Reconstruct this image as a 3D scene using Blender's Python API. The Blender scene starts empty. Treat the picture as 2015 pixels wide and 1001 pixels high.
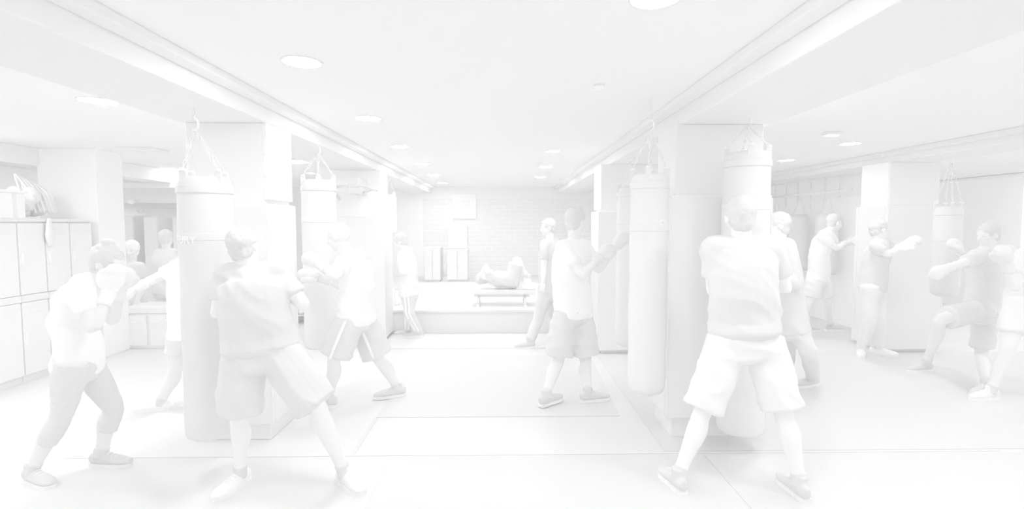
import bpy, bmesh, math, random
from mathutils import Vector, Matrix, noise
random.seed(7)
sc = bpy.context.scene
COL = sc.collection
R = math.radians

# ------------------------------------------------------------------ camera
CAM_Z, F, W, H = 1.55, 1000.0, 2015.0, 1001.0
cd = bpy.data.cameras.new('camera')
cam = bpy.data.objects.new('camera', cd); COL.objects.link(cam); sc.camera = cam
cd.sensor_fit = 'HORIZONTAL'; cd.sensor_width = 36.0; cd.lens = 36.0 * F / W
cd.clip_start = 0.05; cd.clip_end = 200
cam.location = (0, 0, CAM_Z)
cam.rotation_euler = (R(90 - 3.46), 0, R(-1.0))
CM = cam.rotation_euler.to_matrix()

# ------------------------------------------------------------------ light
wd = bpy.data.worlds.new('world'); sc.world = wd; wd.use_nodes = True
wd.node_tree.nodes['Background'].inputs[0].default_value = (1, 1, 1, 1)
wd.node_tree.nodes['Background'].inputs[1].default_value = 0.68
LAMP = 53.0            # radiance of the recessed ceiling lights
ALB = 1.0             # scale from shown tone to reflectance
sc.view_settings.view_transform = 'Standard'; sc.view_settings.look = 'None'
sc.view_settings.gamma = 1.0; sc.view_settings.use_curve_mapping = False
sc.view_settings.exposure = 0.285
sc.cycles.max_bounces = 24; sc.cycles.diffuse_bounces = 24; sc.cycles.glossy_bounces = 6
sc.cycles.sample_clamp_indirect = 6

# ------------------------------------------------------------------ helpers
def P(px, py, D):
    """world point seen at a pixel of the photograph, D metres into the room"""
    d = CM @ Vector(((px - W/2)/F, (H/2 - py)/F, -1.0))
    return Vector((0, 0, CAM_Z)) + d * (D / d.y)

MATS = {}
def lin(v):
    v /= 255.0
    return v/12.92 if v <= .04045 else ((v+.055)/1.055)**2.4
def mat(name, v, rough=.6, spec=.15, bump=None, tint=None):
    if name in MATS: return MATS[name]
    m = bpy.data.materials.new(name); m.use_nodes = True
    nt = m.node_tree; b = nt.nodes['Principled BSDF']
    a = lin(v) * ALB
    c0 = (a, a, a, 1)
    b.inputs['Roughness'].default_value = rough
    b.inputs['Specular IOR Level'].default_value = spec
    tc = nt.nodes.new('ShaderNodeTexCoord'); ns = nt.nodes.new('ShaderNodeTexNoise')
    ns.inputs['Scale'].default_value = (bump or (30, 0))[0]; ns.inputs['Detail'].default_value = 3
    nt.links.new(tc.outputs['Object'], ns.inputs['Vector'])
    mx = nt.nodes.new('ShaderNodeMix'); mx.data_type = 'RGBA'
    mx.inputs['A'].default_value = c0
    k = a * .994; mx.inputs['B'].default_value = (k, k, k, 1)
    nt.links.new(ns.outputs['Fac'], mx.inputs['Factor'])
    nt.links.new(mx.outputs['Result'], b.inputs['Base Color'])
    if bump and bump[1] > 0:
        bp = nt.nodes.new('ShaderNodeBump'); bp.inputs['Distance'].default_value = bump[1]
        bp.inputs['Strength'].default_value = .5
        nt.links.new(ns.outputs['Fac'], bp.inputs['Height'])
        nt.links.new(bp.outputs['Normal'], b.inputs['Normal'])
    MATS[name] = m
    return m
def brick_mat(name, v_brick, v_mortar, scale, axis='XZ', v_brick2=None):
    m = bpy.data.materials.new(name); m.use_nodes = True
    nt = m.node_tree; b = nt.nodes['Principled BSDF']; b.inputs['Roughness'].default_value = .8
    b.inputs['Specular IOR Level'].default_value = .1
    tc = nt.nodes.new('ShaderNodeTexCoord'); sp = nt.nodes.new('ShaderNodeSeparateXYZ'); cb = nt.nodes.new('ShaderNodeCombineXYZ')
    nt.links.new(tc.outputs['Object'], sp.inputs[0])
    nt.links.new(sp.outputs[axis[0]], cb.inputs['X']); nt.links.new(sp.outputs[axis[1]], cb.inputs['Y'])
    br = nt.nodes.new('ShaderNodeTexBrick'); nt.links.new(cb.outputs[0], br.inputs['Vector'])
    def g(v): a = lin(v)*ALB; return (a, a, a, 1)
    br.inputs['Color1'].default_value = g(v_brick); br.inputs['Color2'].default_value = g(v_brick2 or v_brick)
    br.inputs['Mortar'].default_value = g(v_mortar)
    br.inputs['Scale'].default_value = 1; br.inputs['Brick Width'].default_value = .21*scale
    br.inputs['Row Height'].default_value = .075*scale; br.inputs['Mortar Size'].default_value = .012*scale
    br.inputs['Mortar Smooth'].default_value = .3
    ns = nt.nodes.new('ShaderNodeTexNoise'); ns.inputs['Scale'].default_value = 2.3; ns.inputs['Detail'].default_value = 5
    nt.links.new(tc.outputs['Object'], ns.inputs['Vector'])
    rp = nt.nodes.new('ShaderNodeMapRange'); rp.inputs['From Min'].default_value = .35; rp.inputs['From Max'].default_value = .6
    nt.links.new(ns.outputs['Fac'], rp.inputs['Value'])
    mx = nt.nodes.new('ShaderNodeMix'); mx.data_type = 'RGBA'; mx.inputs['A'].default_value = g(v_brick)
    nt.links.new(rp.outputs[0], mx.inputs['Factor']); nt.links.new(br.outputs['Color'], mx.inputs['B'])
    nt.links.new(mx.outputs['Result'], b.inputs['Base Color'])
    bp = nt.nodes.new('ShaderNodeBump'); bp.inputs['Distance'].default_value = .008; bp.inputs['Strength'].default_value = .6; bp.invert = True
    nt.links.new(br.outputs['Fac'], bp.inputs['Height']); nt.links.new(bp.outputs['Normal'], b.inputs['Normal'])
    return m
def glow(name, e):
    m = bpy.data.materials.new(name); m.use_nodes = True; b = m.node_tree.nodes['Principled BSDF']
    b.inputs['Base Color'].default_value = (.9, .9, .9, 1)
    b.inputs['Emission Color'].default_value = (1, 1, 1, 1); b.inputs['Emission Strength'].default_value = e
    return m

def tag(o, label=None, cat=None, group=None, kind=None):
    for k, v in (('label', label), ('category', cat), ('group', group), ('kind', kind)):
        if v: o[k] = v
    return o
def thing(name, loc, label, cat, group=None):
    o = bpy.data.objects.new(name, None); COL.objects.link(o); o.location = loc
    o.empty_display_size = .1
    return tag(o, label, cat, group)
def obj(name, bm, m, parent=None, smooth=False, mods=None):
    """link a bmesh (world coordinates) as ONE mesh object, kept in place under its parent"""
    me = bpy.data.meshes.new(name); bmesh.ops.recalc_face_normals(bm, faces=bm.faces[:]); bm.to_mesh(me); bm.free()
    return link(name, me, m, parent, smooth)
def wloc(o):
    v = Vector(o.location)
    while o.parent: o = o.parent; v += Vector(o.location)
    return v
def link(name, me, m, parent=None, smooth=False):
    if smooth: me.polygons.foreach_set('use_smooth', [True]*len(me.polygons))
    o = bpy.data.objects.new(name, me); COL.objects.link(o)
    me.materials.clear(); me.materials.append(m)
    n = len(me.vertices); c = Vector()
    if parent:
        me.transform(Matrix.Translation(-wloc(parent))); o.parent = parent
    elif n:
        xs = [v.co for v in me.vertices]
        c = Vector((sum(v.x for v in xs)/n, sum(v.y for v in xs)/n, min(v.z for v in xs)))
        me.transform(Matrix.Translation(-c)); o.location = c
    return o
def struct(name, bm, m, smooth=False):
    o = obj(name, bm, m, None, smooth); o['kind'] = 'structure'; return o

def box(bm, x0, x1, y0, y1, z0, z1, bev=0, M=None):
    r = bmesh.ops.create_cube(bm, size=1)['verts']
    T = Matrix.Translation(((x0+x1)/2, (y0+y1)/2, (z0+z1)/2)) @ Matrix.Diagonal((abs(x1-x0), abs(y1-y0), abs(z1-z0), 1))
    if M: T = M @ T
    bmesh.ops.transform(bm, matrix=T, verts=r)
    if bev:
        es = list({e for v in r for e in v.link_edges})
        bmesh.ops.bevel(bm, geom=es, offset=bev, segments=2, affect='EDGES', profile=.6)
    return bm
def B(*a, **k): return box(bmesh.new(), *a, **k)
def ell(bm, c, ax, rad, seg=18):
    """ellipsoid at c with axes ax (3 vectors) and radii rad"""
    r = bmesh.ops.create_uvsphere(bm, u_segments=seg, v_segments=max(8, seg*2//3), radius=1)['verts']
    M = Matrix.Identity(4)
    for i in range(3):
        for j in range(3): M[j][i] = ax[i][j]*rad[i]
        M[i][3] = c[i]
    bmesh.ops.transform(bm, matrix=M, verts=r)
def catmull(pts, n):
    out = []
    for i in range(len(pts)-1):
        p0 = pts[max(i-1, 0)]; p1 = pts[i]; p2 = pts[i+1]; p3 = pts[min(i+2, len(pts)-1)]
        for k in range(n):
            t = k/n
            out.append([.5*((2*b)+(c-a)*t+(2*a-5*b+4*c-d)*t*t+(-a+3*b-3*c+d)*t**3) for a, b, c, d in zip(p0, p1, p2, p3)])
    out.append(list(pts[-1])); return out
def loft(bm, st, side=None, seg=16, n=4, cap=.6, sides=None):
    """closed tube through stations (point, ra, rb): ra along the side axis, rb across it; rounded ends"""
    rows = [list(p)+[a, b]+(list(sides[i]) if sides else []) for i, (p, a, b) in enumerate(st)]
    rows = catmull(rows, n)
    pts = [Vector(r[:3]) for r in rows]
    rings = []
    def ring(c, t, a, b, sd):
        t = t.normalized(); s = (sd - t*sd.dot(t))
        if s.length < 1e-4: s = t.orthogonal()
        s.normalize(); u = t.cross(s)
        return [bm.verts.new(c + s*(a*math.cos(2*math.pi*k/seg)) + u*(b*math.sin(2*math.pi*k/seg))) for k in range(seg)]
    N = len(rows)
    base = side or Vector((1, 0.01, 0))
    for i, r in enumerate(rows):
        t = pts[min(i+1, N-1)] - pts[max(i-1, 0)]
        if t.length < 1e-6: t = Vector((0, 0, 1))
        sd = Vector(r[5:8]) if sides else base
        a, b = max(r[3], .002), max(r[4], .002)
        if i == 0 and cap:
            e = min(a, b)*cap
            for q in (.9, .5): rings.append(ring(pts[0] - t.normalized()*e*q, t, a*math.sqrt(1-q*q), b*math.sqrt(1-q*q), sd))
        rings.append(ring(pts[i], t, a, b, sd))
        if i == N-1 and cap:
            e = min(a, b)*cap
            for q in (.5, .9): rings.append(ring(pts[i] + t.normalized()*e*q, t, a*math.sqrt(1-q*q), b*math.sqrt(1-q*q), sd))
    for r0, r1 in zip(rings, rings[1:]):
        for k in range(seg): bm.faces.new((r0[k], r0[(k+1) % seg], r1[(k+1) % seg], r1[k]))
    bm.faces.new(rings[0][::-1]); bm.faces.new(rings[-1])
def tube(bm, pts, r, seg=10, n=1, cap=0.0):
    loft(bm, [(Vector(p), r, r) for p in pts], Vector((.31, .17, .93)), seg, n, cap)
def cyl(bm, p0, p1, r0, r1=None, seg=24):
    loft(bm, [(Vector(p0), r0, r0), (Vector(p1), r1 or r0, r1 or r0)], Vector((1, .02, .01)), seg, 1, 0)
def lathe(bm, c, prof, seg=40):
    rings = [[bm.verts.new((c[0]+r*math.cos(2*math.pi*k/seg), c[1]+r*math.sin(2*math.pi*k/seg), z)) for k in range(seg)] for r, z in prof]
    for a, b in zip(rings, rings[1:]):
        for k in range(seg): bm.faces.new((a[k], a[(k+1) % seg], b[(k+1) % seg], b[k]))
    bm.faces.new(rings[0][::-1]); bm.faces.new(rings[-1])
TMP = bpy.data.scenes.new('workbench')
def remesh(bm, voxel, smooth=3, fac=.5):
    """melt overlapping closed shapes into one continuous surface"""
    me = bpy.data.meshes.new('t'); bmesh.ops.recalc_face_normals(bm, faces=bm.faces[:]); bm.to_mesh(me); bm.free()
    o = bpy.data.objects.new('t', me); TMP.collection.objects.link(o)
    m = o.modifiers.new('r', 'REMESH'); m.mode = 'VOXEL'; m.voxel_size = voxel; m.use_smooth_shade = True
    s = o.modifiers.new('s', 'SMOOTH'); s.iterations = smooth; s.factor = fac
    TMP.view_layers[0].update(); dg = TMP.view_layers[0].depsgraph; dg.update()
    out = bpy.data.meshes.new_from_object(o.evaluated_get(dg))
    bpy.data.objects.remove(o); bpy.data.meshes.remove(me)
    return out
def wrinkle(me, amp, sc_=(5, 5, 14), seed=0.0, shear=.6):
    nrm = [v.normal.copy() for v in me.vertices]; cos = [v.co.copy() for v in me.vertices]
    for v, p, nv in zip(me.vertices, cos, nrm):
        q = Vector((p.x*sc_[0], p.y*sc_[1], (p.z + shear*p.x*.7)*sc_[2])) + Vector((seed, seed*1.7, 0))
        d = 1-abs(noise.noise(q))*2
        v.co = p + nv*(amp*(d-.5))

# ================================================================== MATERIALS
m_floor_v = 247
m_white = mat('white_paint', 254, .7, .1)
m_ceil = mat('ceiling_paint', 251, .8, .05)
m_beam = mat('beam_paint', 246, .8, .05)
m_grey = mat('grey_paint', 249, .8, .05)
m_dark = mat('dark_vinyl', 243, .4, .2)
m_pad = mat('pad_vinyl', 244, .45, .15)
m_black = mat('black_metal', 234, .35, .3)
m_dcloth = mat('dark_cloth', 237, .9, .05)
m_dhair = mat('dark_hair', 234, .7, .1)
m_gcloth = mat('grey_cloth', 246, .9, .05)
m_lcloth = mat('light_cloth', 247, .9, .05)
m_wcloth = mat('white_cloth', 256, .9, .05)
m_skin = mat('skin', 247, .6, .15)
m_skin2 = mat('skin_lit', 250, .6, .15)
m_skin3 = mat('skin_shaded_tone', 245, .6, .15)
m_locker = mat('locker_enamel', 246, .45, .2)
m_chrome = mat('pale_steel', 252, .3, .5)
m_bench = mat('bench_vinyl', 245, .5, .2)
m_mat = mat('mat_rubber', 234, .8, .1, (60, .001))
m_shoe = mat('dark_leather', 233, .5, .15)
m_sole = mat('shoe_sole', 250, .7, .1)

# ================================================================== ROOM
CH = 2.40
def floor_material():
    m = bpy.data.materials.new('rubber_floor'); m.use_nodes = True
    nt = m.node_tree; b = nt.nodes['Principled BSDF']; b.inputs['Roughness'].default_value = .45; b.inputs['Specular IOR Level'].default_value = .2
    tc = nt.nodes.new('ShaderNodeTexCoord'); ns = nt.nodes.new('ShaderNodeTexNoise'); ns.inputs['Scale'].default_value = .7; ns.inputs['Detail'].default_value = 2
    nt.links.new(tc.outputs['Object'], ns.inputs['Vector'])
    mx = nt.nodes.new('ShaderNodeMix'); mx.data_type = 'RGBA'
    a = lin(239)*ALB; c = lin(236)*ALB
    mx.inputs['A'].default_value = (a, a, a, 1); mx.inputs['B'].default_value = (c, c, c, 1)
    rp = nt.nodes.new('ShaderNodeMapRange'); rp.inputs['From Min'].default_value = .4; rp.inputs['From Max'].default_value = .6
    nt.links.new(ns.outputs['Fac'], rp.inputs['Value']); nt.links.new(rp.outputs[0], mx.inputs['Factor'])
    nt.links.new(mx.outputs['Result'], b.inputs['Base Color'])
    return m
m_floor = floor_material()
struct('floor', B(-8.4, 9.0, -1.5, 12.2, -.12, 0), m_floor)
# ceiling slab
struct('ceiling', B(-8.4, 9.0, .9, 12.2, CH, CH+.15), m_ceil)
# back wall: bricked part and plain parts
m_brick = brick_mat('painted_brick', 247, 254, 1.25)
struct('wall_back', B(-1.85, 3.2, 11.8, 12.0, 0, 2.12), m_brick)
struct('wall_back_header', B(-1.85, 3.2, 11.76, 12.0, 2.12, CH), m_grey)['kind'] = 'structure'
struct('wall_back_left', B(-8.4, -1.85, 11.8, 12.0, 0, CH), mat('wall_plain', 254, .8, .05))
struct('wall_back_right', B(3.2, 5.32, 11.8, 12.0, 0, CH), mat('wall_plain', 254))
struct('wall_left', B(-5.8, -5.6, 5.2, 6.3, 0, CH), mat('wall_cream', 254, .8, .05))
struct('wall_right', B(8.6, 8.8, 8.3, 12.0, 0, CH), mat('wall_plain', 254))
bm = B(5.2, 5.32, 6.9, 11.8, 0, CH)
struct('wall_partition', bm, mat('wall_dim', 255, .8, .05))
bm = bmesh.new(); box(bm, 5.16, 5.2, 6.9, 11.8, 2.36, 2.40, .006)
struct('trim_1', bm, m_lcloth)
bm = bmesh.new(); box(bm, 8.56, 8.6, 8.3, 11.8, 2.35, 2.39, .006)
struct('trim_2', bm, m_lcloth)

# ceiling beams with stepped edges
def beam(n, x0, x1, y0, y1, zb):
    bm = bmesh.new()
    box(bm, x0, x1, y0, y1, zb, CH, .01)
    box(bm, x0-.09, x0, y0, y1, CH-.05, CH, .01); box(bm, x1, x1+.09, y0, y1, CH-.05, CH, .01)
    struct(n, bm, m_beam)
beam('beam_left', -2.24, -1.64, 1.0, 11.8, 2.25)
beam('beam_right', 1.25, 1.90, 1.0, 11.8, 2.25)
beam('beam_far_right', 4.60, 5.15, 1.5, 11.8, 2.28)
bm = bmesh.new(); box(bm, -5.59, -5.25, 3.4, 9.0, 2.2, CH, .01)
struct('soffit_left', bm, m_beam)

# ---- raised platform at the back
bm = bmesh.new(); box(bm, -2.6, 3.0, 7.15, 11.8, 0, .30, .005)
struct('platform_base', bm, mat('platform_face', 240, .7, .1))
bm = bmesh.new(); box(bm, -2.62, 3.02, 7.12, 11.79, .30, .335, .006)
struct('platform_top', bm, mat('platform_board', 240, .6, .1))

# ---- pillars
def pillar(name, x0, x1, y0, y1, m, zt=2.25):
    bm = bmesh.new(); box(bm, x0, x1, y0, y1, 0, zt, .008)
    return struct(name, bm, m)
def pad(x0, x1, y0, y1, z0, z1, label, t=.05, m=None):
    """four vinyl pads wrapped round a pillar"""
    th = thing('pillar_pad', ((x0+x1)/2, y0-t, z0), label, 'wall pad', 'vinyl pads around the pillars')
    for a in ((x0-t, x1+t, y0-t, y0), (x0-t, x1+t, y1, y1+t), (x0-t, x0, y0, y1), (x1, x1+t, y0, y1)):
        obj('pad_panel', B(*a, z0, z1, bev=.012), m or m_pad, th)
    bm = bmesh.new()
    box(bm, x0-t-.003, x0-t+.006, y0-t-.004, y0-t+.006, z0+.02, z1-.02)
    box(bm, x1+t-.006, x1+t+.003, y0-t-.004, y0-t+.006, z0+.02, z1-.02)
    obj('seam_piping', bm, m_lcloth, th)
    return th
m_pil = mat('pillar_grey', 246, .8, .05)
pillar('column_left_near', -2.20, -1.67, 3.60, 4.02, m_pil)
pillar('column_left_far', -2.38, -1.60, 6.70, 7.10, mat('pillar_white', 253, .7, .1))
pillar('column_right_near', 1.22, 1.84, 3.60, 4.02, m_pil)
pillar('column_right_far', 1.17, 1.85, 6.00, 6.42, m_pil)
pillar('column_far_right', 4.60, 5.20, 6.00, 6.45, m_pil, 2.28)
pillar('column_left_wall', -5.28, -4.62, 5.90, 6.30, mat('pillar_white', 253), CH)
# painted brick facing on the near left column's side
bm = bmesh.new(); box(bm, -1.67, -1.645, 3.60, 4.02, 1.72, 2.25, .003)
fb = struct('trim_3', bm, brick_mat('white_brick', 251, 248, 1.0, 'YZ', 253))
# lit sides of the right columns, their brightness painted in as white
struct('lit_side_right_far', B(1.145, 1.17, 6.00, 6.42, 1.72, 2.25, bev=.003), m_white)
struct('lit_side_far_right', B(4.575, 4.60, 6.00, 6.45, 1.75, 2.28, bev=.003), m_white)
pad(-2.20, -1.67, 3.60, 4.02, .12, 1.69, 'dark vinyl pad around the pillar behind the left heavy bag', t=.035)
pad(-2.38, -1.60, 6.70, 7.10, .04, 1.64, 'dark vinyl pad on the white pillar behind the bald man')
pad(1.22, 1.84, 3.60, 4.02, .15, 1.75, 'dark vinyl pad around the pillar behind the man with pale shorts')
pad(1.17, 1.85, 6.00, 6.42, .04, 1.70, 'dark vinyl pad on the pillar with a narrow white side, centre right')
pad(4.60, 5.20, 6.00, 6.45, .04, 1.76, 'dark vinyl pad under the broad white pillar face on the right')

# ================================================================== CEILING LIGHTS
m_lamp = glow('lamp_glow', LAMP); m_strip = glow('strip_glow', LAMP*.12)
def downlight(px, py, w, label, grp='round recessed ceiling lights'):
    c = P(px, py, 1.0); D = (CH-CAM_Z)/(c.z-CAM_Z); c = P(px, py, D)
    r = w*D/2000*1.0
    th = thing('ceiling_light', (c.x, c.y, CH), label, 'ceiling light', grp)
    bm = bmesh.new(); seg = 40
    prof = [(r*1.0, -.004), (r*1.12, -.008), (r*1.16, -.0), (r*1.0, -.0)]
    rings = [[bm.verts.new((c.x+q*math.cos(2*math.pi*k/seg), c.y+q*math.sin(2*math.pi*k/seg), CH+z)) for k in range(seg)] for q, z in prof]
    for i in range(4):
        a, b = rings[i], rings[(i+1) % 4]
        for k in range(seg): bm.faces.new((a[k], a[(k+1) % seg], b[(k+1) % seg], b[k]))
    obj('rim', bm, m_white, th, True)
    bm = bmesh.new(); lathe(bm, c, [(r*.99, CH-.006), (r*.99, CH-.001)], 40)
    obj('diffuser', bm, m_lamp, th)
for px, py, w, l in [
    (594, 121, 66, 'large round ceiling light nearest the camera left of centre'),
    (725, 232, 46, 'round ceiling light, second in the left centre row'),
    (786, 288, 33, 'round ceiling light, third in the left centre row'),
    (830, 322, 27, 'round ceiling light, fourth in the left centre row'),
    (852, 344, 23, 'small round ceiling light, last but one of the left centre row'),
    (871, 359.5, 20, 'smallest round ceiling light, closest to the brick wall'),
    (1290, -6, 90, 'round ceiling light cut by the top edge of the photo'),
    (1088, 297, 28, 'round ceiling light nearest in the right centre row'),
    (1074, 328, 26, 'round ceiling light, middle of the three by the far right column'),
    (1064, 348, 21, 'small round ceiling light, farthest of the right centre row'),
    (1879, 81, 82, 'large round ceiling light at the upper right corner'),
    (1575, 207, 49, 'round ceiling light above the man with pale shorts, right side'),
    (1673, 282, 34, 'round ceiling light left of the broad white pillar face'),
    (1547, 315, 27, 'small round ceiling light beside the right heavy bag chain'),
    (193, 198, 60, 'large round ceiling light at the upper left'),
    (176, 301, 36, 'round ceiling light above the left lockers'),
    (335, 333, 30, 'small round ceiling light left of the big heavy bag'),
    (611, 340, 16, 'small round ceiling light behind the chain of the second heavy bag')]:
    downlight(px, py, w, l)
# rectangular ceiling vent and strip lights
def strip(px0, px1, py, w, label, name='strip_light', cat='ceiling light', m=None):
    a = P(px0, py, 1.0); D = (CH-CAM_Z)/(a.z-CAM_Z); a = P(px0, py, D); b = P(px1, py, D)
    th = thing(name, (a.x, a.y, CH), label, cat)
    obj('housing', B(a.x, b.x, a.y-w/2, a.y+w/2, CH-.03, CH-.001, bev=.005), m_lcloth, th)
    obj('lens' if not m else 'grille', B(a.x+.02, b.x-.02, a.y-w/2+.02, a.y+w/2-.02, CH-.034, CH-.028), m or m_strip, th)
strip(248, 316, 293, .32, 'rectangular ceiling vent above the white pillar on the left', 'ceiling_vent', 'vent', m_grey)
strip(1622, 1652, 260, .1, 'short slim ceiling lamp ahead of the broad white pillar face')
strip(1288, 1322, 297, .22, 'short ceiling strip lamp between the two right pillars')
strip(566, 612, 314, .3, 'ceiling strip lamp glimpsed right of the white brick pillar side')
tag(obj('smoke_detector', (lambda bm: (lathe(bm, P(1179, 172, 3.17), [(.012, CH-.03), (.03, CH-.02), (.035, CH-.001)], 24), bm)[1])(bmesh.new()), m_white, None, True),
    'tiny white detector on the ceiling at top centre', 'smoke detector')
def added_fill_light(x, y, label):  # unseen lamps added to even out the light across the gym
    th = thing('ceiling_light', (x, y, CH), label, 'ceiling light', 'unseen fill lights added to even the light')
    bm = bmesh.new(); lathe(bm, (x, y), [(.1, CH-.006), (.1, CH-.001)], 32)
    obj('diffuser', bm, m_lamp, th)
for x, y, w in ((6.6, 2.4, 'far to the right, nearest the camera'), (6.8, 4.2, 'far to the right, above the edge fighter'), (6.6, 6.0, 'far to the right, deepest in the gym'),
                (-4.0, 2.2, 'left, before the lockers'), (4.3, 2.4, 'right, above the front mat'), (7.8, 5.1, 'right, closest to the right wall'), (-4.0, 3.2, 'left, just before the lockers'), (-4.75, 4.3, 'left, over the lockers'), (-3.4, 1.5, 'left, nearest the camera'), (0.1, 1.2, 'in the middle, nearest the camera'), (3.3, 1.5, 'right, nearest the camera'), (7.2, 3.2, 'right, second row by the wall'), (8.1, 7.3, 'right, deepest by the right wall'), (-7.6, 7.1, 'left, in the alcove')):
    added_fill_light(x, y, 'added unseen round fill light ' + w)

# ================================================================== FLOOR MATS
def slab(name, quad, h, m, label, cat, group=None):
    bm = bmesh.new()
    lo = [bm.verts.new((x, y, .001)) for x, y in quad]; hi = [bm.verts.new((x, y, h)) for x, y in quad]
    bm.faces.new(lo[::-1]); bm.faces.new(hi)
    for i in range(4): bm.faces.new((lo[i], lo[(i+1) % 4], hi[(i+1) % 4], hi[i]))
    return tag(obj(name, bm, m), label, cat, group)
slab('exercise_mat', ((-1.02, 4.0), (.94, 4.0), (1.03, 5.9), (-.99, 5.9)), .004, m_mat,
     'large dark rubber mat in the middle of the gym floor', 'floor mat')
slab('edge_strip', ((-1.03, 3.33), (-1.0, 3.33), (-1.0, 3.99), (-1.03, 3.99)), .003, m_mat,
     'thin dark strip on the floor running from the corner of the large dark mat', 'floor strip')
slab('floor_strip', ((-2.9, 3.325), (3.4, 3.325), (3.4, 3.345), (-2.9, 3.345)), .0025, mat('seam', 239, .8, .05),
     'long thin seam strip crossing the floor in front of the boxers', 'floor strip')
slab('floor_mat', ((-3.3, 1.6), (-.75, 1.6), (-.75, 3.31), (-3.3, 3.31)), .002, mat('front_mat', 237, .7, .1),
     'front floor mat under the woman with a hair bun and the boy', 'floor mat')
slab('floor_mat', ((-.74, 1.5), (1.34, 1.5), (1.34, 3.31), (-.74, 3.31)), .002, mat('added_centre_mat', 234, .7, .1),  # added sheet that darkens the overlit floor in the middle
     'floor mat added to tone down the overbright middle front, between the two big boxers', 'floor mat')
slab('floor_mat', ((1.35, 1.4), (6.4, 1.4), (6.4, 3.31), (1.35, 3.31)), .002, mat('right_mat', 234, .7, .1),
     'front floor mat in the lower right corner', 'floor mat')
slab('floor_mat', ((1.1, 3.36), (8.5, 3.36), (8.5, 6.0), (1.1, 6.0)), .002, mat('right_mat', 234),
     'wide greyish floor mat behind the right fighters', 'floor mat')
slab('floor_mat', ((-1.55, 6.25), (2.9, 6.25), (2.9, 7.05), (-1.55, 7.05)), .006, mat('pale_mat', 241, .5, .2),
     'pale floor strip at the foot of the raised platform', 'floor mat')

# ================================================================== LOCKERS
def locker(y0, y1, label):
    x1 = -4.65; x0 = -5.2
    th = thing('locker', (x0+.27, (y0+y1)/2, 0), label, 'locker', 'lockers along the left wall')
    obj('carcass', B(x0, x1-.02, y0+.002, y1-.002, .06, 1.57, bev=.003), m_locker, th)
    obj('plinth', B(x0, x1-.03, y0+.002, y1-.002, 0, .06), m_dark, th)
    obj('divider', B(x0+.3, x1+.004, y0+.002, y1-.002, .79, .855), mat('locker_divider', 243, .6, .1), th)
    obj('top_rail', B(x0, x1+.01, y0+.002, y1-.002, 1.57, 1.60), m_dark, th)
    for z0, z1 in ((.075, .785), (.86, 1.555)):
        d = obj('door', B(x1-.02, x1, y0+.008, y1-.008, z0, z1, bev=.004), m_locker, th)
        bm = bmesh.new()
        for k in range(4): box(bm, x1, x1+.003, y0+.07, y1-.07, z1-.05-.02*k, z1-.042-.02*k)
        obj('vent_slot', bm, m_bench, d)
        obj('handle', B(x1, x1+.016, y0+.025, y0+.04, (z0+z1)/2-.06, (z0+z1)/2+.06, bev=.003), m_chrome, d)
names = ['first', 'second', 'third', 'fourth', 'fifth']
y = 4.36
i = 0
while y < 5.75:
    locker(y, y+.295, 'pale two-tier locker by the left wall, %s from the left edge' % names[i]); y += .295; i += 1
# things on the lockers
th = thing('storage_box', (-4.95, 4.55, 1.60), 'large grey box on top of the lockers at the left edge', 'box')
obj('body', B(-5.18, -4.72, 4.38, 4.82, 1.60, 1.86, bev=.01), m_gcloth, th)
obj('lid', B(-5.19, -4.71, 4.37, 4.83, 1.86, 1.885, bev=.006), m_gcloth, th)
th = thing('plastic_crate', (-4.95, 5.03, 1.60), 'white crate with a dark strap on top of the lockers', 'crate')
obj('body', B(-5.15, -4.75, 4.88, 5.16, 1.60, 1.85, bev=.012), m_white, th)
obj('rim', B(-5.17, -4.73, 4.86, 5.18, 1.85, 1.875, bev=.006), m_white, th)
obj('strap', B(-4.752, -4.742, 5.02, 5.06, 1.60, 1.86), m_dark, th)
# tangle of gear: bag pile, jump ropes
th = thing('gear_pile', (-4.9, 5.4, 1.60), 'dark heap of boxing gear and straps on top of the lockers', 'gear')
for k in range(7):
    bm = bmesh.new(); c = Vector((-4.93+random.uniform(-.1, .1), 5.36+random.uniform(-.05, .17), 1.715+.06*(k % 3)))
    ell(bm, c, (Vector((1, 0, 0)), Vector((0, 1, 0)), Vector((0, 0, 1))), (.09, .08, .1), 14)
    me = remesh(bm, .02, 1); wrinkle(me, .02, (9, 9, 9), k); link('bundle', me, m_dark, th, True)
for k in range(6):
    bm = bmesh.new(); y0 = 5.25+.05*k
    tube(bm, [(-4.9, y0+.04, 1.72), (-4.95, y0+.06, 1.92), (-5.0, y0+.08, 2.06-.02*k), (-4.9, y0+.11, 1.88), (-4.85, y0+.13, 1.66)], .008, 8, 5)
    obj('rope', bm, m_dark if k % 2 else m_chrome, th, True)
bm = bmesh.new(); loft(bm, [(Vector((-4.615, 5.26, 1.60)), .02, .012), (Vector((-4.615, 5.26, 1.50)), .04, .02), (Vector((-4.615, 5.26, 1.42)), .05, .025), (Vector((-4.615, 5.26, 1.33)), .02, .015)], Vector((0, 1, 0)), 14, 4)
obj('hanging_strap', bm, m_dark, th, True)

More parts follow.
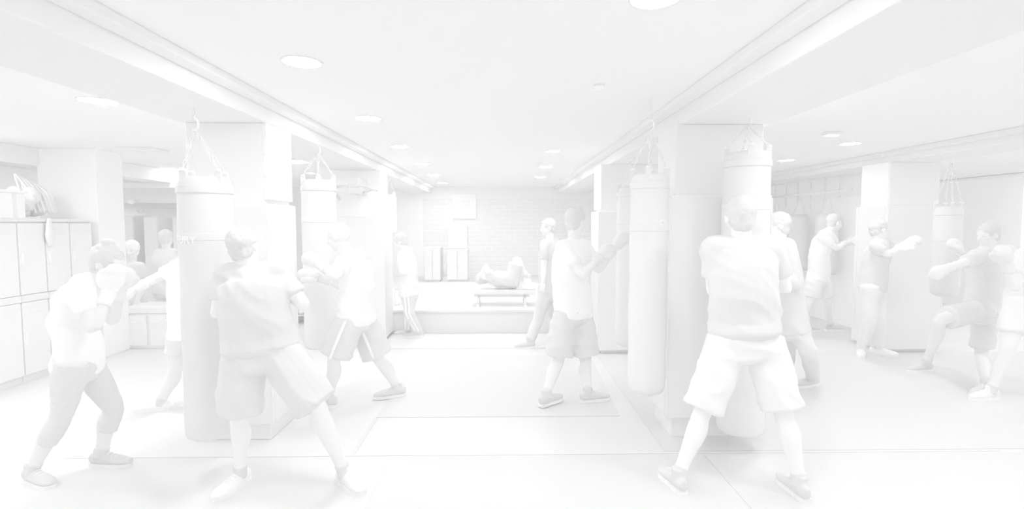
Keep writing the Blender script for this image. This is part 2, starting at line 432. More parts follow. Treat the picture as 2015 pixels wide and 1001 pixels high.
# ================================================================== HEAVY BAGS
def chain(bm, a, b, r=.011, w=.0028):
    a, b = Vector(a), Vector(b); L = (b-a).length; n = max(3, int(L/(r*2.3))); t = (b-a).normalized()
    s1 = t.orthogonal().normalized(); s2 = t.cross(s1)
    for i in range(n):
        c = a + (b-a)*((i+.5)/n); s = s1 if i % 2 else s2
        hl = r*.75; pts = []
        for q in range(12):
            g = 2*math.pi*q/12
            pts.append(c + s*(r*.62*math.cos(g)) + t*(r*.7*math.sin(g) + (hl if math.sin(g) >= 0 else -hl)*.75))
        ring = []
        for q in range(12):
            tt = (pts[(q+1) % 12]-pts[q-1]).normalized(); u = (s1 if i % 2 == 0 else s2); v = tt.cross(u).normalized()
            ring.append([bm.verts.new(pts[q] + u*(w*math.cos(h)) + v*(w*math.sin(h))) for h in (0, math.pi/2, math.pi, 3*math.pi/2)])
        for q in range(12):
            A, Bq = ring[q], ring[(q+1) % 12]
            for k in range(4): bm.faces.new((A[k], A[(k+1) % 4], Bq[(k+1) % 4], Bq[k]))
def text_mesh(txt, size):
    cu = bpy.data.curves.new('lettering', 'FONT'); cu.body = txt; cu.size = size; cu.extrude = .001; cu.offset = .0015; cu.resolution_u = 2
    o = bpy.data.objects.new('t', cu); COL.objects.link(o)
    dg = bpy.context.evaluated_depsgraph_get(); dg.update()
    me = bpy.data.meshes.new_from_object(o.evaluated_get(dg)); bpy.data.objects.remove(o)
    return me
def wrap_text(txt, size, c, rad, ang0, z, m, parent, name='lettering', endw=False):
    """letters bent round a cylinder; ang0 = angle of the first letter, reading left to right seen from outside"""
    me = text_mesh(txt, size)
    if endw: ang0 -= max(v.co.x for v in me.vertices)/rad      # ang0 is where the word ends
    bm = bmesh.new(); bm.from_mesh(me)
    es = [e for e in bm.edges if e.calc_length() > .02]
    bmesh.ops.subdivide_edges(bm, edges=es, cuts=2)
    for v in bm.verts:
        g = ang0 + v.co.x/rad; r = rad + .0015 + v.co.z
        v.co = Vector((c[0] + r*math.cos(g), c[1] + r*math.sin(g), z + v.co.y))
    return obj(name, bm, m, parent)
def heavy_bag(cx, cy, r, z0, z1, zh, label, m, round_bottom=True, txt=None, ztop=2.25, bands=2, seed=0, hook_dx=0):
    th = thing('heavy_bag', (cx, cy, z0), label, 'punching bag', None)
    h = z1-z0; e = .06 if round_bottom else .02
    prof = [(r*.55, z0), (r*.85, z0+e*.3), (r*.97, z0+e), (r, z0+e*2)]
    for k in range(1, 24):
        q = k/24
        prof.append((r*(1+.012*math.sin(q*17+seed)-.02*q), z0+e*2+(h-.08-e*2)*q))
    prof += [(r*.965, z1-.05), (r*.9, z1-.02), (r*.8, z1)]
    bm = bmesh.new(); lathe(bm, (cx, cy), prof, 48)
    obj('body', bm, m, th, True)
    for k in range(bands):
        zz = z1-.10-.28*k
        bm = bmesh.new(); lathe(bm, (cx, cy), [(r*1.006, zz), (r*1.012, zz+.005), (r*1.012, zz+.04), (r*1.006, zz+.045)], 48)
        obj('strap_band', bm, m, th, True)
    hook = Vector((cx+hook_dx, cy, zh))
    for k in range(4):
        g = math.pi/4+k*math.pi/2+seed; ex = cx+r*.86*math.cos(g); ey = cy+r*.86*math.sin(g)
        t = obj('strap_loop', B(ex-.02, ex+.02, ey-.006, ey+.006, z1-.14, z1+.03, bev=.003), m, th)
        bm = bmesh.new(); 
        lathe(bm, (ex, ey), [(.012, z1+.028), (.018, z1+.034), (.018, z1+.04), (.012, z1+.046)], 12)
        obj('ring', bm, m_chrome, t, True)
        bm = bmesh.new(); chain(bm, (ex, ey, z1+.04), hook - Vector((0, 0, .02))); obj('chain', bm, m_chrome, th, True)
    bm = bmesh.new(); tube(bm, [(hook.x, hook.y, zh-.03), (hook.x+.02, hook.y, zh-.01), (hook.x+.018, hook.y, zh+.03), (hook.x, hook.y, zh+.045)], .006, 10, 4)
    if ztop > zh+.05: chain(bm, (hook.x, hook.y, zh+.04), (hook.x, hook.y, ztop))
    obj('hook', bm, m_chrome, th, True)
    if txt: 
        wrap_text(txt[0], txt[1], (cx, cy), r, txt[2], txt[3], m_white, th, endw=len(txt[0]) > 3)
    return th
m_bag = mat('bag_vinyl', 241, .5, .12)
p = P(412, 600, 3.14)
# the big left bag, its word wrapping round so that its last letters face the camera
wordw = .34
p = P(412, 600, 3.14)
heavy_bag(p.x, 3.14, .152, .24, 1.83, 2.14, 'big dark heavy bag hanging by chains in front of the left pillar', m_bag, False,
          ('CENTURY', .062, math.pi*1.5+.18, 1.435), seed=.3, hook_dx=-.05)
p = P(633, 500, 4.66); p2 = P(633, 695, 4.66)
heavy_bag(p.x, 4.62, .15, .42, 1.94, 2.20, 'dark heavy bag being punched by the bald man, left centre', m_bag, False, seed=1.1)
heavy_bag(P(1276, 500, 3.42).x, 3.42, .128, .39, 1.88, 2.2, 'tall dark heavy bag with rounded bottom between the two right pillars', m_bag, True,
          ('CE', .05, math.pi*1.5+.24, 1.54), seed=2.0, ztop=2.39)
heavy_bag(P(1238, 500, 5.2).x, 5.2, .13, .28, 1.92, 2.2, 'slimmer dark heavy bag hanging farther back beside the tall rounded one', m_bag, True, seed=.8)
heavy_bag(P(1465, 500, 3.38).x, 3.38, .15, .13, 2.02, 2.22, 'dark heavy bag in front of the man with pale shorts', m_bag, False, seed=0.5, ztop=2.25)
heavy_bag(P(1862, 500, 5.5).x, 5.5, .13, .75, 1.74, 2.25, 'faint dark heavy bag hanging at the right before the pillar', m_bag, True, seed=1.9, ztop=2.39)
heavy_bag(P(768, 400, 8.2).x, 8.2, .10, 1.40, 2.02, 2.25, 'pale heavy bag partly hidden behind the padded white pillar', mat('pale_vinyl', 249, .5, .1), True, seed=.2, ztop=2.39)

# ---- pull-up bar on the far left pillar
c = P(712, 370, 6.5)
th = thing('pull_up_bar', (c.x, 6.7, c.z), 'dark pull-up bar bracketed to the white pillar behind the second heavy bag', 'pull-up bar')
def pp(x, y, D): return P(x, y, D)
bm = bmesh.new(); tube(bm, [pp(655, 368, 6.35), pp(700, 366, 6.3), pp(714, 366, 6.3), pp(742, 374, 6.2)], .016, 12, 2); obj('bar', bm, m_black, th, True)
a = pp(702, 354, 6.66); b = pp(721, 384, 6.66)
obj('bracket', B(a.x, b.x, 6.3, 6.695, b.z, a.z, bev=.006), m_black, th)
bm = bmesh.new(); tube(bm, [pp(655, 372, 6.35), pp(668, 392, 6.68)], .012, 10); obj('brace', bm, m_black, th, True)
bm = bmesh.new(); tube(bm, [pp(735, 372, 6.25), pp(708, 382, 6.66)], .012, 10); obj('brace', bm, m_black, th, True)

# ================================================================== BACK WALL THINGS
a = P(890, 382, 11.74); b = P(937, 430, 11.74)
cx, cz = (a.x+b.x)/2, (a.z+b.z)/2; hw, hh = (b.x-a.x)/2, (a.z-b.z)/2
th = thing('framed_picture', (cx, 11.78, b.z), 'framed emblem with a pale mount, high on the brick wall', 'picture')
obj('frame', B(cx-hw, cx+hw, 11.74, 11.79, cz-hh, cz+hh, bev=.008), m_white, th)
obj('mount', B(cx-hw*.86, cx+hw*.86, 11.732, 11.74, cz-hh*.86, cz+hh*.86), mat('mount', 249, .8, .05), th)
em = obj('emblem_panel', B(cx-hw*.5, cx+hw*.5, 11.726, 11.732, cz-hh*.5, cz+hh*.5), m_gcloth, th)
bm = bmesh.new()
for q in ((-.36, -.1, .36, .28), (-.1, .1, .3, .05), (.1, .38, -.02, -.12), (-.3, -.05, -.1, -.2), (-.08, .2, -.28, -.38), (.14, .34, .34, .2), (-.38, -.26, 0, -.36), (-.02, .06, .02, -.2)):
    box(bm, cx+hw*q[0], cx+hw*q[1], 11.722, 11.727, cz+hh*q[3], cz+hh*q[2])
obj('emblem', bm, m_white, em)
a = P(881, 442, 11.7); b = P(919, 488, 11.7)
th = thing('whiteboard', ((a.x+b.x)/2, 11.76, b.z), 'blank white board on the brick wall under the framed emblem', 'board')
obj('panel', B(a.x, b.x, 11.73, 11.79, b.z, a.z, bev=.008), m_white, th)
obj('tray', B(a.x, b.x, 11.69, 11.73, b.z-.01, b.z+.015, bev=.003), m_white, th)
def cabinet(px0, px1, py0, D, name, label, cat, dep=.5):
    a = P(px0, py0, D); b = P(px1, py0, D); z0 = .335; z1 = a.z
    th = thing(name, ((a.x+b.x)/2, D, z0), label, cat)
    obj('carcass', B(a.x, b.x, D+.02, D+dep, z0+.04, z1, bev=.006), m_pad, th)
    obj('plinth', B(a.x+.02, b.x-.02, D+.04, D+dep-.02, z0, z0+.04), m_black, th)
    xm = (a.x+b.x)/2
    for s, x0, x1 in ((1, a.x+.005, xm-.003), (-1, xm+.003, b.x-.005)):
        d = obj('door', B(x0, x1, D, D+.02, z0+.05, z1-.01, bev=.004), m_pad, th)
        hx = x1-.03 if s > 0 else x0+.03
        obj('handle', B(hx-.006, hx+.006, D-.02, D, (z0+z1)/2-.05, (z0+z1)/2+.05, bev=.002), m_chrome, d)
cabinet(879, 920, 492, 10.6, 'storage_cabinet', 'tall dark cabinet below the white board, on the platform', 'cabinet')
cabinet(835, 866, 487, 10.6, 'storage_cabinet', 'narrow dark cabinet at the left end of the brick wall', 'cabinet')
a = P(872, 520, 11.7); b = P(877, 545, 11.7)
tag(obj('paper_roll', (lambda bm: (cyl(bm, (a.x+.03, 11.7, b.z), (a.x+.03, 11.7, a.z+.02), .035), bm)[1])(bmesh.new()), m_white, None, True), 'small pale dispenser on the wall between the two dark cabinets', 'dispenser')

# weight bench on the platform
def bench(x0, x1, y, z0, name, label, m=m_bench):
    zt = z0+.19
    th = thing(name, ((x0+x1)/2, y, z0), label, 'bench')
    obj('cushion', B(x0, x1, y-.15, y+.15, zt-.02, zt+.05, bev=.02), m, th)
    obj('frame_rail', B(x0+.08, x1-.08, y-.03, y+.03, zt-.07, zt-.02), m_gcloth, th)
    for x in (x0+.15, x1-.15):
        for s in (-1, 1):
            bm = bmesh.new(); tube(bm, [(x, y+s*.03, zt-.05), (x, y+s*.2, z0+.03)], .018, 10); obj('leg', bm, m_gcloth, th, True)
        obj('foot_rail', B(x-.02, x+.02, y-.24, y+.24, z0, z0+.035, bev=.005), m_gcloth, th)
bx0 = P(922, 570, 7.6).x; bx1 = P(1052, 570, 7.6).x
bench(bx0, bx1, 7.6, .335, 'weight_bench', 'dark padded bench on the platform under the lying person')
bx0 = P(247, 600, 6.3).x; bx1 = P(332, 600, 6.3).x
th = thing('storage_bench', ((bx0+bx1)/2, 6.5, 0), 'dark low storage bench behind the boxing woman', 'bench')
obj('carcass', B(bx0, bx1, 6.32, 6.72, 0, .44, bev=.01), m_bench, th)
obj('seat_pad', B(bx0-.01, bx1+.01, 6.30, 6.73, .44, .53, bev=.02), m_dark, th)
for q in (0, .5):
    d = obj('door', B(bx0+.02+(bx1-bx0)*q, bx0-.02+(bx1-bx0)*(q+.5), 6.30, 6.32, .04, .42, bev=.004), m_bench, th)
    obj('handle', B(bx0+.06+(bx1-bx0)*q, bx0+.14+(bx1-bx0)*q, 6.285, 6.30, .33, .345, bev=.002), m_chrome, d)

# dumbbell rack and clutter behind the second bag
p0 = P(584, 590, 7.9); p1 = P(625, 590, 7.9)
th = thing('dumbbell_rack', ((p0.x+p1.x)/2, 8.0, 0), 'small dark dumbbell rack between the boy and the second heavy bag', 'rack')
for x in (p0.x, p1.x): obj('upright', B(x-.02, x+.02, 7.85, 8.15, 0, .75, bev=.004), m_black, th)
for z in (.12, .34, .58): obj('shelf', B(p0.x-.02, p1.x+.02, 7.85, 8.15, z, z+.025, bev=.004), m_black, th)
def dumbbell(c, label):
    t = thing('dumbbell', c, label, 'dumbbell', 'dumbbells on the small rack')
    bm = bmesh.new(); cyl(bm, Vector(c)+Vector((0, -.08, 0)), Vector(c)+Vector((0, .08, 0)), .014); obj('handle', bm, m_chrome, t, True)
    for s in (-1, 1):
        bm = bmesh.new(); cyl(bm, Vector(c)+Vector((0, s*.06, 0)), Vector(c)+Vector((0, s*.13, 0)), .05, seg=16); obj('weight', bm, m_white, t, True)
lv = {.12: 'bottom', .34: 'middle', .58: 'top'}
for z in (.12, .34, .58):
    for k, x in enumerate((p0.x+.07, p1.x-.07)):
        dumbbell((x, 8.0, z+.075), 'pale dumbbell at the %s end of the %s shelf of the small rack' % (('left', 'right')[k], lv[z]))

# bottles by the far man
for k, (px, py) in enumerate(((768, 600), (781, 598), (794, 601))):
    q = P(px, py, 7.6)
    bm = bmesh.new(); lathe(bm, (q.x, 7.6), [(.035, .336), (.04, .36), (.04, .50), (.018, .55), (.018, .57)], 20)
    o = obj('bottle', bm, m_white, None, True)
    tag(o, ['pale water bottle on the platform nearest the padded pillar', 'pale water bottle on the platform, middle of the three by the pillar', 'pale water bottle on the platform nearest the man in striped track pants'][k], 'bottle', 'bottles on the platform')
    bm = bmesh.new(); lathe(bm, (q.x, 7.6), [(.02, .57), (.02, .592)], 16); obj('cap', bm, m_bench, o, True)

# ---- far-left alcove: header beams, pale panels, dark lockers (seen past the white pillar)
def at(px, py, D): return P(px, py, D)
def flat(name, px0, py0, px1, py1, D, th_, m, label=None, cat=None, st=False, zfloor=False, par=None):
    a = P(px0, py0, D); b = P(px1, py1, D)
    z0 = 0 if zfloor else b.z
    o = obj(name, B(a.x, b.x, D, D+th_, z0, min(a.z, CH), bev=.004), m, par)
    if st: o['kind'] = 'structure'
    elif label: tag(o, label, cat)
    return o
flat('wall_alcove', 150, 330, 560, 690, 9.2, .1, mat('wall_cream', 254), st=True, zfloor=True)
flat('trim_6', 190, 396, 370, 409, 9.05, .12, m_beam, st=True)
a = P(190, 385, 8.9); b = P(420, 400, 8.9)
struct('trim_7', B(a.x, b.x, 8.7, 8.95, b.z, b.z+.28, bev=.01), m_beam)
struct('trim_8', B(a.x, b.x, 8.2, 8.4, 2.12, 2.2, bev=.01), m_lcloth)
for (x0, x1, y0, D, l) in ((281, 309, 426, 8.6, 'tall dark locker between the pale panels behind the woman'),
                           (236, 262, 424, 8.7, 'tall dark locker right beside the white left pillar'),
                           (338, 352, 426, 8.6, 'slim dark locker next to the big left heavy bag')):
    a = P(x0, y0, D); b = P(x1, y0, D)
    th = thing('tall_locker', ((a.x+b.x)/2, D, 0), l, 'locker', 'dark lockers in the left alcove')
    obj('carcass', B(a.x, b.x, D+.02, D+.45, .0, a.z, bev=.004), m_bench, th)
    d = obj('door', B(a.x+.01, b.x-.01, D, D+.02, .05, a.z-.02, bev=.003), m_bench, th)
    obj('handle', B(a.x+.03, a.x+.045, D-.02, D, 1.0, 1.12, bev=.003), m_chrome, d)
for (px, py, l) in ((258, 396, 'pale round wall lamp in the left alcove above the dark locker'), (234, 412, 'small pale wall lamp right beside the white left pillar')):
    q = P(px, py, 8.6); bm = bmesh.new(); ell(bm, q, (Vector((1, 0, 0)), Vector((0, 1, 0)), Vector((0, 0, 1))), (.05, .05, .045))
    o = obj('wall_lamp', bm, m_white, None, True); tag(o, l, 'lamp')
    bm = bmesh.new(); cyl(bm, q, (q.x, 8.72, q.z), .012, seg=10); obj('bracket', bm, m_black, o)
# header with the round ring hook
q = P(276, 412, 8.6)
bm = bmesh.new(); tube(bm, [(q.x+.05*math.cos(g), 8.6, q.z+.06*math.sin(g)) for g in [math.pi*k/8 for k in range(-8, 1)]], .012, 8)
tag(obj('hook', bm, m_black, None, True), 'dark curved hook hanging below the header in the left alcove', 'hook')

# ---- rail with hanging chains on the right
def railpt(px, py): return P(px, py, 5.05/((px-990)/1000.0))
A = Vector((5.0, 7.25, P(1690, 373, 7.25).z)); Bp = Vector((5.0, 9.8, A.z))
th = thing('bag_rail', (5.0, 8.5, A.z), 'pale rail with short chains running along the dark wall at the right', 'rail')
bm = bmesh.new(); tube(bm, [A, Bp], .018, 10); obj('rail', bm, m_chrome, th, True)
for k in range(7):
    y = 7.5+.36*k
    bm = bmesh.new(); chain(bm, (5.0, y, A.z), (5.0, y, A.z-.12-.07*(k % 3)), .018, .005); chain(bm, (5.0, y, A.z), (5.0, y, CH-.0), .018, .004)
    obj('chain', bm, m_lcloth, th, True)
for k in range(3):
    y = 7.7+.75*k
    bm = bmesh.new(); lathe(bm, (4.95, y), [(.05, .75), (.15, .78), (.155, .9), (.155, 1.62), (.13, 1.7)], 28)
    o = obj('heavy_bag', bm, m_bag, None, True)
    tag(o, ['dark heavy bag on the right rail, closest to the broad white pillar', 'dark heavy bag on the right rail, middle one', 'dark heavy bag at the far end of the right rail'][k], 'punching bag', 'heavy bags on the right rail')
    bm = bmesh.new()
    for s in (-1, 1): chain(bm, (4.95+s*.1, y, 1.69), (4.97, y, A.z-.03), .016, .004)
    obj('chain', bm, m_chrome, o, True)

# ================================================================== PEOPLE
def hand(bm, wrist, d, nrm, side_thumb, k=1.0, curl=.5):
    """palm with four fingers of unequal length and a thumb, slightly curled towards nrm"""
    d = d.normalized(); s = d.cross(nrm).normalized(); n = s.cross(d).normalized()
    pc = wrist + d*.05*k
    ell(bm, pc, (s, d, n), (.04*k, .052*k, .017*k), 14)
    for i, (o, L) in enumerate(((-.031, .066), (-.0105, .078), (.0105, .073), (.031, .058))):
        b = wrist + d*.088*k + s*(o*k*(1 if side_thumb > 0 else -1)*-1)
        p1 = b + (d*math.cos(curl*.6) + n*math.sin(curl*.6))*L*.5*k
        p2 = p1 + (d*math.cos(curl*1.6) + n*math.sin(curl*1.6))*L*.32*k
        p3 = p2 + (d*math.cos(curl*2.4) + n*math.sin(curl*2.4))*L*.25*k
        loft(bm, [(b - d*.012, .0088*k, .0088*k), (p1, .0083*k, .008*k), (p2, .0075*k, .007*k), (p3, .006*k, .006*k)], s, 10, 2, .8)
    t0 = wrist + d*.028*k + s*side_thumb*.03*k
    t1 = t0 + (d*.55 + s*side_thumb*.75 + n*.3).normalized()*.038*k
    t2 = t1 + (d*.85 + s*side_thumb*.25 + n*.45).normalized()*.03*k
    loft(bm, [(t0, .013*k, .012*k), (t1, .0105*k, .010*k), (t2, .0085*k, .008*k)], s, 10, 3, .8)
def glove(parent, wrist, d, nrm, thumb, m, k=1.0):
    d = d.normalized(); s = d.cross(nrm).normalized(); n = s.cross(d).normalized()
    bm = bmesh.new()
    ell(bm, wrist + d*.105*k + n*.006, (s, d, n), (.062*k, .088*k, .056*k), 20)
    ell(bm, wrist + d*.145*k + n*.02*k, (s, d, n), (.058*k, .055*k, .06*k), 18)
    ell(bm, wrist + d*.05*k, (s, d, n), (.046*k, .06*k, .042*k), 16)
    loft(bm, [(wrist + d*.045*k + s*thumb*.04*k + n*.02*k, .02*k, .02*k), (wrist + d*.09*k + s*thumb*.062*k + n*.03*k, .025*k, .024*k), (wrist + d*.13*k + s*thumb*.055*k + n*.05*k, .02*k, .02*k)], s, 12, 3, .9)
    g = link('boxing_glove', remesh(bm, .009, 3), m, parent, True)
    bm = bmesh.new(); loft(bm, [(wrist - d*.07*k, .044*k, .041*k), (wrist - d*.02*k, .041*k, .038*k), (wrist + d*.02*k, .044*k, .04*k)], s, 20, 3, .15)
    obj('cuff', bm, m, g, True)
    return g
def shoe(parent, ank, toe, zs, m, k=1.0):
    t = Vector((toe.x, toe.y, 0)).normalized(); s = Vector((0, 0, 1)).cross(t)
    heel = Vector((ank.x, ank.y, zs)) - t*.065*k
    bm = bmesh.new()
    def S(a, w, h, z): return (heel + t*a*k + Vector((0, 0, z*k)), w*k, h*k)
    loft(bm, [S(.0, .026, .036, .052), S(.05, .036, .043, .055), (heel + t*.11*k + Vector((0, 0, .05*k)), .038*k, .04*k), S(.18, .046, .031, .042), S(.235, .042, .024, .036), S(.268, .026, .016, .032)], s, 18, 4, .5)
    loft(bm, [(ank + Vector((0, 0, .045*k)), .037*k, .043*k), (ank, .036*k, .045*k), (heel + t*.07*k + Vector((0, 0, .06*k)), .036*k, .05*k)], s, 16, 3, .2)
    sh = link('shoe', remesh(bm, .008, 3), m, parent, True)
    bm = bmesh.new()
    prof = [(0, .026), (.04, .036), (.1, .036), (.17, .048), (.22, .047), (.26, .032), (.28, .012)]
    lo = []; hi = []
    out = [(a, w) for a, w in prof] + [(a, -w) for a, w in prof[::-1]]
    for a, w in out:
        q = heel + t*(a-.004)*k + s*w*k
        lo.append(bm.verts.new((q.x, q.y, zs))); hi.append(bm.verts.new((q.x, q.y, zs + .024*k)))
    bm.faces.new(lo[::-1]); bm.faces.new(hi)
    for i in range(len(lo)): j = (i+1) % len(lo); bm.faces.new((lo[i], lo[j], hi[j], hi[i]))
    obj('sole', bm, m_sole, sh)
    bm = bmesh.new()
    for q in (.10, .125, .15, .175):
        c = heel + t*q*k + Vector((0, 0, (.098 - (q-.10)*.32)*k))
        tube(bm, [c - s*.024*k - Vector((0, 0, .008*k)), c, c + s*.024*k - Vector((0, 0, .008*k))], .0035*k, 6, 3)
    obj('laces', bm, m_sole, sh)
def bare_foot(bm, ank, toe, zs, k=1.0):
    t = Vector((toe.x, toe.y, 0)).normalized(); s = Vector((0, 0, 1)).cross(t)
    h = Vector((ank.x, ank.y, zs)) - t*.05*k
    loft(bm, [(h + Vector((0, 0, .03*k)), .024*k, .028*k), (h + t*.06*k + Vector((0, 0, .04*k)), .032*k, .036*k), (h + t*.15*k + Vector((0, 0, .025*k)), .042*k, .024*k), (h + t*.19*k + Vector((0, 0, .016*k)), .042*k, .016*k)], s, 16, 4, .5)
    loft(bm, [(ank, .034*k, .036*k), (h + t*.06*k + Vector((0, 0, .04*k)), .03*k, .034*k)], s, 14, 2, .5)
    for i in range(5):
        o = (-.032 + .016*i)*k; b = h + t*(.19 - abs(i-1.2)*.004)*k + s*o + Vector((0, 0, .012*k)); L = (.05, .042, .04, .034, .028)[i]
        loft(bm, [(b - t*.01, .009*k, .009*k), (b + t*L*.6*k, .008*k, .008*k), (b + t*L*.8*k, .006*k, .006*k)], s, 8, 1, .8)

def person(label, J, face, D, k=1.0, hair='short', tee=m_wcloth, shorts=m_dcloth, legs='bare', skin=None, tee_loose=1.0,
           sleeves='short', hands=('glove', 'glove'), gm=None, feet=('shoe', 'shoe'), sm=None, toes=None, short_len=.95, flare=1.0,
           zs=(0, 0), vox=.010, up=None, hairm=None, hem=-.04, stripe=False, fat=1.0, air=False, loc=None):
    """J: joints as (px, py, depth offset); L/R are the picture's left and right limb"""
    skin = skin or m_skin; gm = gm or m_dark; sm = sm or m_dark; hairm = hairm or m_dhair
    g = {n: P(x, y, D+dd) for n, (x, y, dd) in J.items()}
    if not air:
        for i, n in enumerate('LR'):
            if 'an'+n in g:                       # ankles rest at ankle height above the floor
                d = g['an'+n] - Vector((0, 0, CAM_Z)); zt = zs[i] + .08*k
                g['an'+n] = Vector((0, 0, CAM_Z)) + d*((zt-CAM_Z)/d.z)
    SL, SR, HL, HR = g['shL'], g['shR'], g['hipL'], g['hipR']
    S = (SL+SR)/2; Hc = (HL+HR)/2; Hd = g['head']
    sid = (SR-SL).normalized(); hid = (HR-HL).normalized()
    f = Vector(face).normalized(); up = Vector(up) if up else (Hd-(S*.75+Hc*.25)).normalized()*.5+Vector((0, 0, .5))
    f, u, s = frame(None, f, up)
    base = Vector(loc) if loc else Vector((Hc.x, Hc.y, min(zs)))
    root = thing('person', base, label, 'person')
    # ---------------- body (one continuous surface)
    bm = bmesh.new()
    ell(bm, Hd + u*.028*k - f*.012*k, (s, f, u), (.074*k, .093*k, .088*k), 24)
    ell(bm, Hd - u*.035*k + f*.022*k, (s, f, u), (.057*k, .066*k, .068*k), 20)
    ell(bm, Hd - u*.085*k + f*.055*k, (s, f, u), (.027*k, .024*k, .022*k), 14)       # chin
    ell(bm, Hd + u*.022*k + f*.070*k, (s, f, u), (.052*k, .016*k, .013*k), 14)        # brow
    for q in (-1, 1):
        ell(bm, Hd - u*.025*k + f*.062*k + s*q*.036*k, (s, f, u), (.022*k, .018*k, .02*k), 12)   # cheek
        ell(bm, Hd - u*.005*k - f*.004*k + s*q*.078*k, (s, f, u), (.009*k, .02*k, .032*k), 12)   # ear
    loft(bm, [(Hd + u*.018*k + f*.080*k, .008*k, .008*k), (Hd - u*.008*k + f*.096*k, .010*k, .011*k), (Hd - u*.03*k + f*.104*k, .016*k, .012*k), (Hd - u*.036*k + f*.086*k, .016*k, .008*k)], s, 10, 3, .6)
    ell(bm, Hd - u*.056*k + f*.081*k, (s, f, u), (.024*k, .011*k, .006*k), 12)        # lips
    ell(bm, Hd - u*.067*k + f*.079*k, (s, f, u), (.021*k, .011*k, .006*k), 12)
    nk = S + (Hd-S)*.15
    loft(bm, [(S - (Hd-S).normalized()*.03, .075*k, .06*k), (nk + (Hd-S)*.1, .058*k*fat, .056*k), (Hd - u*.06*k - f*.02*k, .053*k, .055*k), (Hd - f*.02*k, .05*k, .05*k)], s, 16, 4, .3)
    mid = (S+Hc)/2 + (g['spine'] - (S+Hc)/2 if 'spine' in g else Vector())
    w = max(.28, (SR-SL).length)*.5
    wt = .155*k*fat
    def tor(dr, dw=0.0, low=-.10):
        ax = (S-Hc).normalized()
        return [(Hc + ax*low*k, .13*k*fat+dr+dw, .095*k*fat+dr+dw), (Hc, .168*k*fat+dr+dw*.7, .118*k*fat+dr+dw*.7), (Hc*.62+mid*.38, .152*k*fat+dr, .106*k*fat+dr),
                (mid, .148*k*fat+dr, .103*k*fat+dr), (mid*.42+S*.58, .168*k+dr, .115*k*fat+dr), (S - ax*.04*k, .168*k+dr, .100*k+dr), (S + ax*.02*k, .13*k+dr, .075*k+dr), (S + ax*.055*k, .07*k+dr, .058*k+dr)]
    def sides(n): return [hid*(1-i/(n-1)) + sid*(i/(n-1)) for i in range(n)]
    def torso(b, dr, dw=0.0, low=-.10):
        st = tor(dr, dw, low)
        if dw:
            ax = (S-Hc).normalized(); L = (S-Hc).length; lo = low*k
            st = [(Hc + ax*lo, .170*k*fat+dw, .128*k*fat+dw), (Hc + ax*(lo*.6+L*.2), .166*k*fat+dw*.9, .120*k*fat+dw*.9),
                  ((mid*.8+Hc*.2), .160*k*fat+dw*.8, .114*k*fat+dw*.8)] + [(p, a+dw*.35*q, b_+dw*.35*q) for (p, a, b_), q in zip(st[3:], (1.8, 1.2, .6, 0, 0))]
        sd = sides(len(st)); loft(b, st, None, 22, 4, .35, [tuple(x) for x in sd])
        for q in (SL, SR):
            loft(b, [(S + (q-S)*.25, .068*k+dr, .068*k+dr), (q*.85+S*.15 + Vector((0, 0, .012)), .062*k+dr, .06*k+dr), (q, .054*k+dr, .054*k+dr)], Vector((0, 0, 1)), 14, 3, .8)
    torso(bm, 0)
    arms = {}
    for n in 'LR':
        a, e, wv = g['sh'+n], g.get('el'+n), g.get('wr'+n)
        if e is None: continue
        loft(bm, [(a, .052*k, .052*k), (a.lerp(e, .35), .050*k*fat, .050*k), (a.lerp(e, .75), .043*k, .043*k), (e, .039*k, .039*k), (e.lerp(wv, .25), .043*k, .041*k), (e.lerp(wv, .65), .034*k, .032*k), (wv, .028*k, .024*k)], Vector((.1, 1, .2)), 14, 4, .5)
        arms[n] = (a, e, wv)
    for i, n in enumerate('LR'):
        if n in arms and hands[i] == 'bare':
            a, e, wv = arms[n]; dd = (wv-e).normalized()
            hand(bm, wv - dd*.01, dd, f*.3 - Vector((0, 0, 1)) if abs(dd.z) < .8 else s, 1 if i else -1, k, .75)
    lg = {}
    for i, n in enumerate('LR'):
        h, kn, an = g['hip'+n], g.get('kn'+n), g.get('an'+n)
        if kn is None: continue
        ft = Vector(toes[i]) if toes else f
        back = -Vector((ft.x, ft.y, 0)).normalized()*.014*k
        loft(bm, [(h, .086*k*fat, .092*k*fat), (h.lerp(kn, .3), .084*k*fat, .086*k*fat), (h.lerp(kn, .7), .066*k, .068*k), (kn, .053*k, .055*k), (kn.lerp(an, .12), .050*k, .052*k), (kn.lerp(an, .33) + back, .057*k, .059*k), (kn.lerp(an, .65)+back*.4, .042*k, .044*k), (an, .033*k, .036*k)], Vector((ft.y, -ft.x, .01)), 16, 4, .5)
        lg[n] = (h, kn, an, ft, i)
        if feet[i] != 'shoe' and feet[i]: bare_foot(bm, an, ft, zs[i], k)
        elif feet[i]: loft(bm, [(an, .033*k, .036*k), (an - Vector((0, 0, .05*k)), .03*k, .034*k)], Vector((1, 0, 0)), 12, 1, .5)
    link('body', remesh(bm, vox, 4), skin, root, True)
    # eyes
    if hair != 'back':
        for q in (-1, 1):
            bm = bmesh.new(); ell(bm, Hd + u*.004*k + f*.069*k + s*q*.031*k, (s, f, u), (.013*k, .010*k, .0075*k), 14)
            e = obj('eye', bm, m_sole, root, True)
            bm = bmesh.new(); ell(bm, Hd + u*.004*k + f*.0775*k + s*q*.031*k, (s, f, u), (.005*k, .003*k, .005*k), 10)
            obj('iris', bm, m_dhair, e, True)
